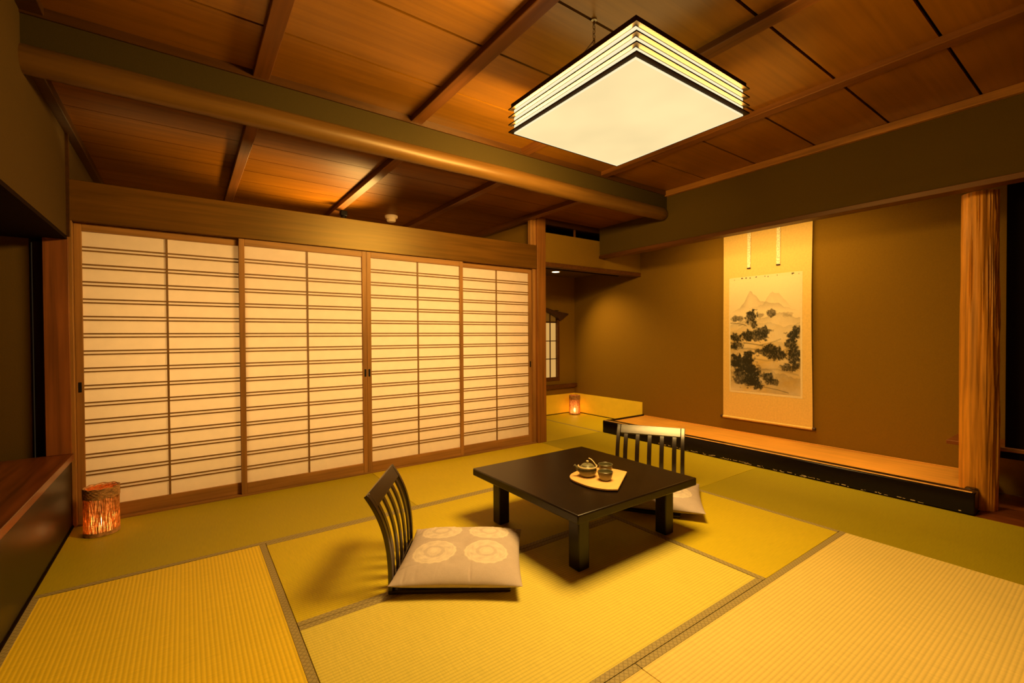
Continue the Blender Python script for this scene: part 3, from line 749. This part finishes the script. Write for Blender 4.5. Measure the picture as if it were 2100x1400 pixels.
# ------------------------------------------------------------------ tea set
outline = [(2.101, 1.776), (1.823, 1.602), (1.778, 1.635), (1.745, 1.687), (1.733, 1.751), (1.735, 1.816), (1.743, 1.868), (1.764, 1.908), (1.804, 1.941), (1.882, 1.965), (1.963, 1.962), (2.037, 1.932), (2.083, 1.872)]
cx = sum(a for a, b in outline) / len(outline); cy = sum(b for a, b in outline) / len(outline)
def chaikin(P, keep):
    out = []
    n = len(P)
    for i in range(n):
        a, b, c = P[i - 1], P[i], P[(i + 1) % n]
        if i in keep: out.append(b)
        else:
            out.append((.25 * a[0] + .75 * b[0], .25 * a[1] + .75 * b[1])); out.append((.75 * b[0] + .25 * c[0], .75 * b[1] + .25 * c[1]))
    return out
P1 = chaikin([(a - cx, b - cy) for a, b in outline], {0, 1})
i1 = [i for i, q in enumerate(P1) if abs(q[0] - (outline[1][0] - cx)) < 1e-6][0]
P2 = chaikin(P1, {0, i1})
t = thing('serving_tray', 'leaf-shaped light wooden tray on the black table', 'tray', (cx, cy, TZ + .0017), 0)
link('board', MB().prism(P2, .006, .016, 'z'), 'bamboo', t, .002)
link('underside', MB().prism([(a * .975, b * .975) for a, b in P2], .0, .006, 'z'), 'tray_edge', t)
ZT = TZ + .0177
t = thing('teapot', 'small olive glazed teapot with a cane handle on the tray', 'teapot', (1.852, 1.852, ZT + .0003))
link('body', MB().lathe([(.030, 0), (.033, .002), (.044, .012), (.051, .028), (.0515, .040), (.046, .052), (.036, .060), (.032, .062), (.030, .058)], 48), 'pot', t)
lid = link('lid', MB().lathe([(.033, .0615), (.034, .064), (.026, .070), (.010, .074), (.004, .0745)], 40), 'pot', t)
link('lid_knob', MB().lathe([(.004, .073), (.0045, .078), (.0075, .083), (.007, .088), (.003, .090)], 20), 'cane', lid)
dl = Vector((-.81, .58))
link('spout', MB().tube([(dl.x * .044, dl.y * .044, .032), (dl.x * .060, dl.y * .060, .044), (dl.x * .068, dl.y * .068, .058), (dl.x * .075, dl.y * .075, .064)], [.011, .009, .007, .0065], 14), 'pot', t)
# cane bail folded down toward the front
hp = []
for i in range(25):
    a = math.pi * i / 24 * 1.0
    xr = .052 * math.cos(a); rr = .064 * math.sin(a)
    b = math.radians(-5)
    f_, u_ = rr * math.cos(b), rr * math.sin(b)
    fx, fy = -.58, -.81; sx_, sy_ = -.81, .58
    hp.append((sx_ * xr + fx * f_ * .82, sy_ * xr + fy * f_ * .82, .057 + u_ + .006 * math.sin(a)))
hd = link('handle', MB().tube(hp, .0032, 8), 'cane', t)
for s_, q in ((1, hp[0]), (-1, hp[-1])):
    link('handle_lug', MB().lathe([(.003, -.012), (.0055, -.006), (.0055, .004), (.003, .008)], 12, q[0], q[1], q[2]), 'cane', hd)
hp2 = [(.81 * .052, -.58 * .052, .057)]
for i in range(1, 9):
    a = i / 8 * 2.0
    hp2.append((.81 * (.052 + .004 * math.sin(a)) - .02 * i / 8 + .58 * .01 * i / 8, -.58 * .052 + .05 * i / 8, .057 + .036 * math.sin(a * .75)))
link('cane_end', MB().tube(hp2, .0028, 8), 'cane', hd)
def make_cup(loc, label):
    t = thing('tea_cup', label, 'cup', loc, 0, 'tea cups on the tray')
    link('bowl', MB().lathe([(.019, .004), (.027, .006), (.034, .022), (.0385, .045), (.0395, .056), (.0380, .0575), (.0365, .056), (.035, .045), (.030, .022), (.022, .012), (.003, .010)], 48), 'pot', t)
    t.scale = (1.06, 1.06, .88)
    link('foot', MB().lathe([(.018, 0), (.0195, 0), (.019, .005), (.017, .005)], 32), 'pot', t)
    return t
q1 = make_cup((1.880, 1.742, ZT + .0003), 'olive glazed tea cup at the front of the tray')
q2 = copy_tree(q1); q2.location = (1.985, 1.838, ZT + .0003); q2['label'] = 'olive glazed tea cup at the back of the tray, behind the other cup'

# ------------------------------------------------------------------ lanterns
def make_lantern(loc, r, h, label, power, n=100):
    t = thing('straw_lantern', label, 'lantern', loc, 0, 'candle lanterns on the floor')
    rnd = random.Random(int(r * 1000))
    mb = MB()
    for i in range(n):
        a0 = 2 * math.pi * i / n; pts = []
        for j in range(15):
            s = j / 14; a = a0 + .05 * noise.noise(Vector((i * 3.1, s * 4, 0))); rr = r * (1 - .02 * math.sin(s * math.pi)) * (1 + .012 * noise.noise(Vector((i * 1.7, s * 6, 9))))
            pts.append((rr * math.cos(a), rr * math.sin(a), .012 + s * (h - .02)))
        mb.tube(pts, r * .029 * rnd.uniform(.75, 1.3), 6)
    for z in np.linspace(.03, h - .08, 12):
        pts = [(r * 1.0 * math.cos(a), r * 1.0 * math.sin(a), z + .003 * math.sin(a * 14 + z * 90)) for a in np.linspace(0, 2 * math.pi, 57)]
        mb.tube(pts, r * .009, 5)
    link('woven_shade', mb, 'straw', t, 0, 60)
    mb = MB()
    for kz in range(9):
        zz = h - .055 + kz * .0065
        pts = [(r * (1.0 + .012 * math.sin(a * 23 + kz * 2)) * math.cos(a), r * (1.0 + .012 * math.sin(a * 23 + kz * 2)) * math.sin(a), zz + .0022 * math.sin(a * 9 + kz * 2.3)) for a in np.linspace(0, 2 * math.pi, 97)]
        mb.tube(pts, .0042, 6)
    link('wound_rim', mb, 'straw_dark', t, 0, 60)
    mb = MB().lathe([(r * .97, 0), (r * 1.03, .0), (r * 1.04, .010), (r * 1.02, .022), (r * .97, .022)], 48, caps=False)
    link('base_ring', mb, 'straw_dark', t)
    link('base_plate', MB().lathe([(r * .97, .001), (r * .97, .008)], 40), 'straw_dark', t)
    link('paper_lining', MB().lathe([(r * .95, .010), (r * .95, h - .01)], 40, caps=False), 'lpaper', t)
    c = link('tea_light', MB().lathe([(.024, .009), (.026, .03), (.022, .032), (.004, .032)], 24), 'white', t)
    link('flame', MB().lathe([(.004, .034), (.016, .048), (.018, .062), (.010, .080), (.002, .092)], 20), 'flame', c)
    L = bpy.data.lights.new('lantern_light', 'POINT'); L.energy = power; L.color = (1, .62, .25); L.shadow_soft_size = .02
    lo = bpy.data.objects.new('lantern_light', L); col.objects.link(lo); lo.parent = t; lo.location = (0, 0, .075)
    return t
make_lantern((-.412, 3.580, .0014), .080, .272, 'large straw-woven candle lantern glowing in front of the leftmost screen', 2.2)
make_lantern((4.585, 4.84, .0005), .076, .275, 'small straw-woven candle lantern glowing in the corner of the side alcove', 2.6, 64)

# ------------------------------------------------------------------ lights
WARM = (1, .60, .17)
def area(name, loc, rot, sx, sy, e, c=WARM):
    L = bpy.data.lights.new(name, 'AREA'); L.shape = 'RECTANGLE'; L.size = sx; L.size_y = sy; L.energy = e; L.color = c
    o = bpy.data.objects.new(name, L); col.objects.link(o); o.location = loc; o.rotation_euler = rot; return o
area('lamp_light_down', (LX, LY, LZ - .004), (0, 0, 0), .74, .74, 74)
for sx, sy, rz, e in ((1, 0, -math.pi / 2, 13), (-1, 0, math.pi / 2, 39), (0, 1, 0, 62), (0, -1, math.pi, 18)):
    area('lamp_light_side', (LX + sx * (LS + .003), LY + sy * (LS + .003), LZ + .069), (math.pi / 2, 0, rz), .76, .118, e)
area('alcove_light', (4.16, 2.2, 2.20), (0, math.radians(-14), 0), .08, 1.5, 17)
area('shoji_backlight', (1.15, YA - .12, .92), (math.radians(-90), 0, 0), 3.5, 1.5, 40).data.spread = math.radians(80)  # unseen backlight added to brighten the screen paper
def spot(name, loc, target, e, ang, blend=.9, soft=.04):
    S = bpy.data.lights.new(name, 'SPOT'); S.energy = e; S.color = WARM; S.spot_size = math.radians(ang); S.spot_blend = blend; S.shadow_soft_size = soft
    o = bpy.data.objects.new(name, S); col.objects.link(o); o.location = loc
    o.rotation_euler = (Vector(target) - Vector(loc)).to_track_quat('-Z', 'Y').to_euler()
    return o
spot('corridor_spot', (1.55, 4.65, 1.60), (.86, 4.05, 2.40), 370, 66, .95, .15)
area('platform_fill', (4.33, 2.2, 2.38), (0, 0, 0), .10, 2.7, 5).data.spread = math.radians(42)  # unseen fill added to brighten the alcove floor board
S = bpy.data.lights.new('downlight_beam', 'SPOT'); S.energy = 95; S.color = WARM; S.spot_size = math.radians(88); S.spot_blend = 1; S.shadow_soft_size = .04
so = bpy.data.objects.new('downlight_beam', S); col.objects.link(so); so.location = (4.04, 4.55, 1.985); so.rotation_euler = (Vector((4.60, 4.18, .9)) - so.location).to_track_quat('-Z', 'Y').to_euler()

w = bpy.data.worlds.new('world'); scn.world = w; w.use_nodes = True
w.node_tree.nodes['Background'].inputs[0].default_value = (1, .6, .25, 1); w.node_tree.nodes['Background'].inputs[1].default_value = .02

# ------------------------------------------------------------------ camera
cd = bpy.data.cameras.new('camera'); cam = bpy.data.objects.new('camera', cd); col.objects.link(cam); scn.camera = cam
yaw, pit, rol = [math.radians(a) for a in (35.6486, .7272, -.3198)]
fw = Vector((math.sin(yaw) * math.cos(pit), math.cos(yaw) * math.cos(pit), -math.sin(pit)))
rt = Vector((math.cos(yaw), -math.sin(yaw), 0)); up = rt.cross(fw)
rt2 = rt * math.cos(rol) + up * math.sin(rol); up2 = -rt * math.sin(rol) + up * math.cos(rol)
m = Matrix((rt2, up2, -fw)).transposed().to_4x4(); m.translation = (0, 0, 1.1444); cam.matrix_world = m
cd.sensor_fit = 'HORIZONTAL'; cd.sensor_width = 36; cd.lens = 36 * 934.0288 / 2100; cd.clip_start = .02

scn.view_settings.view_transform = 'Standard'; scn.view_settings.look = 'None'
scn.view_settings.exposure = 0; scn.view_settings.gamma = 1
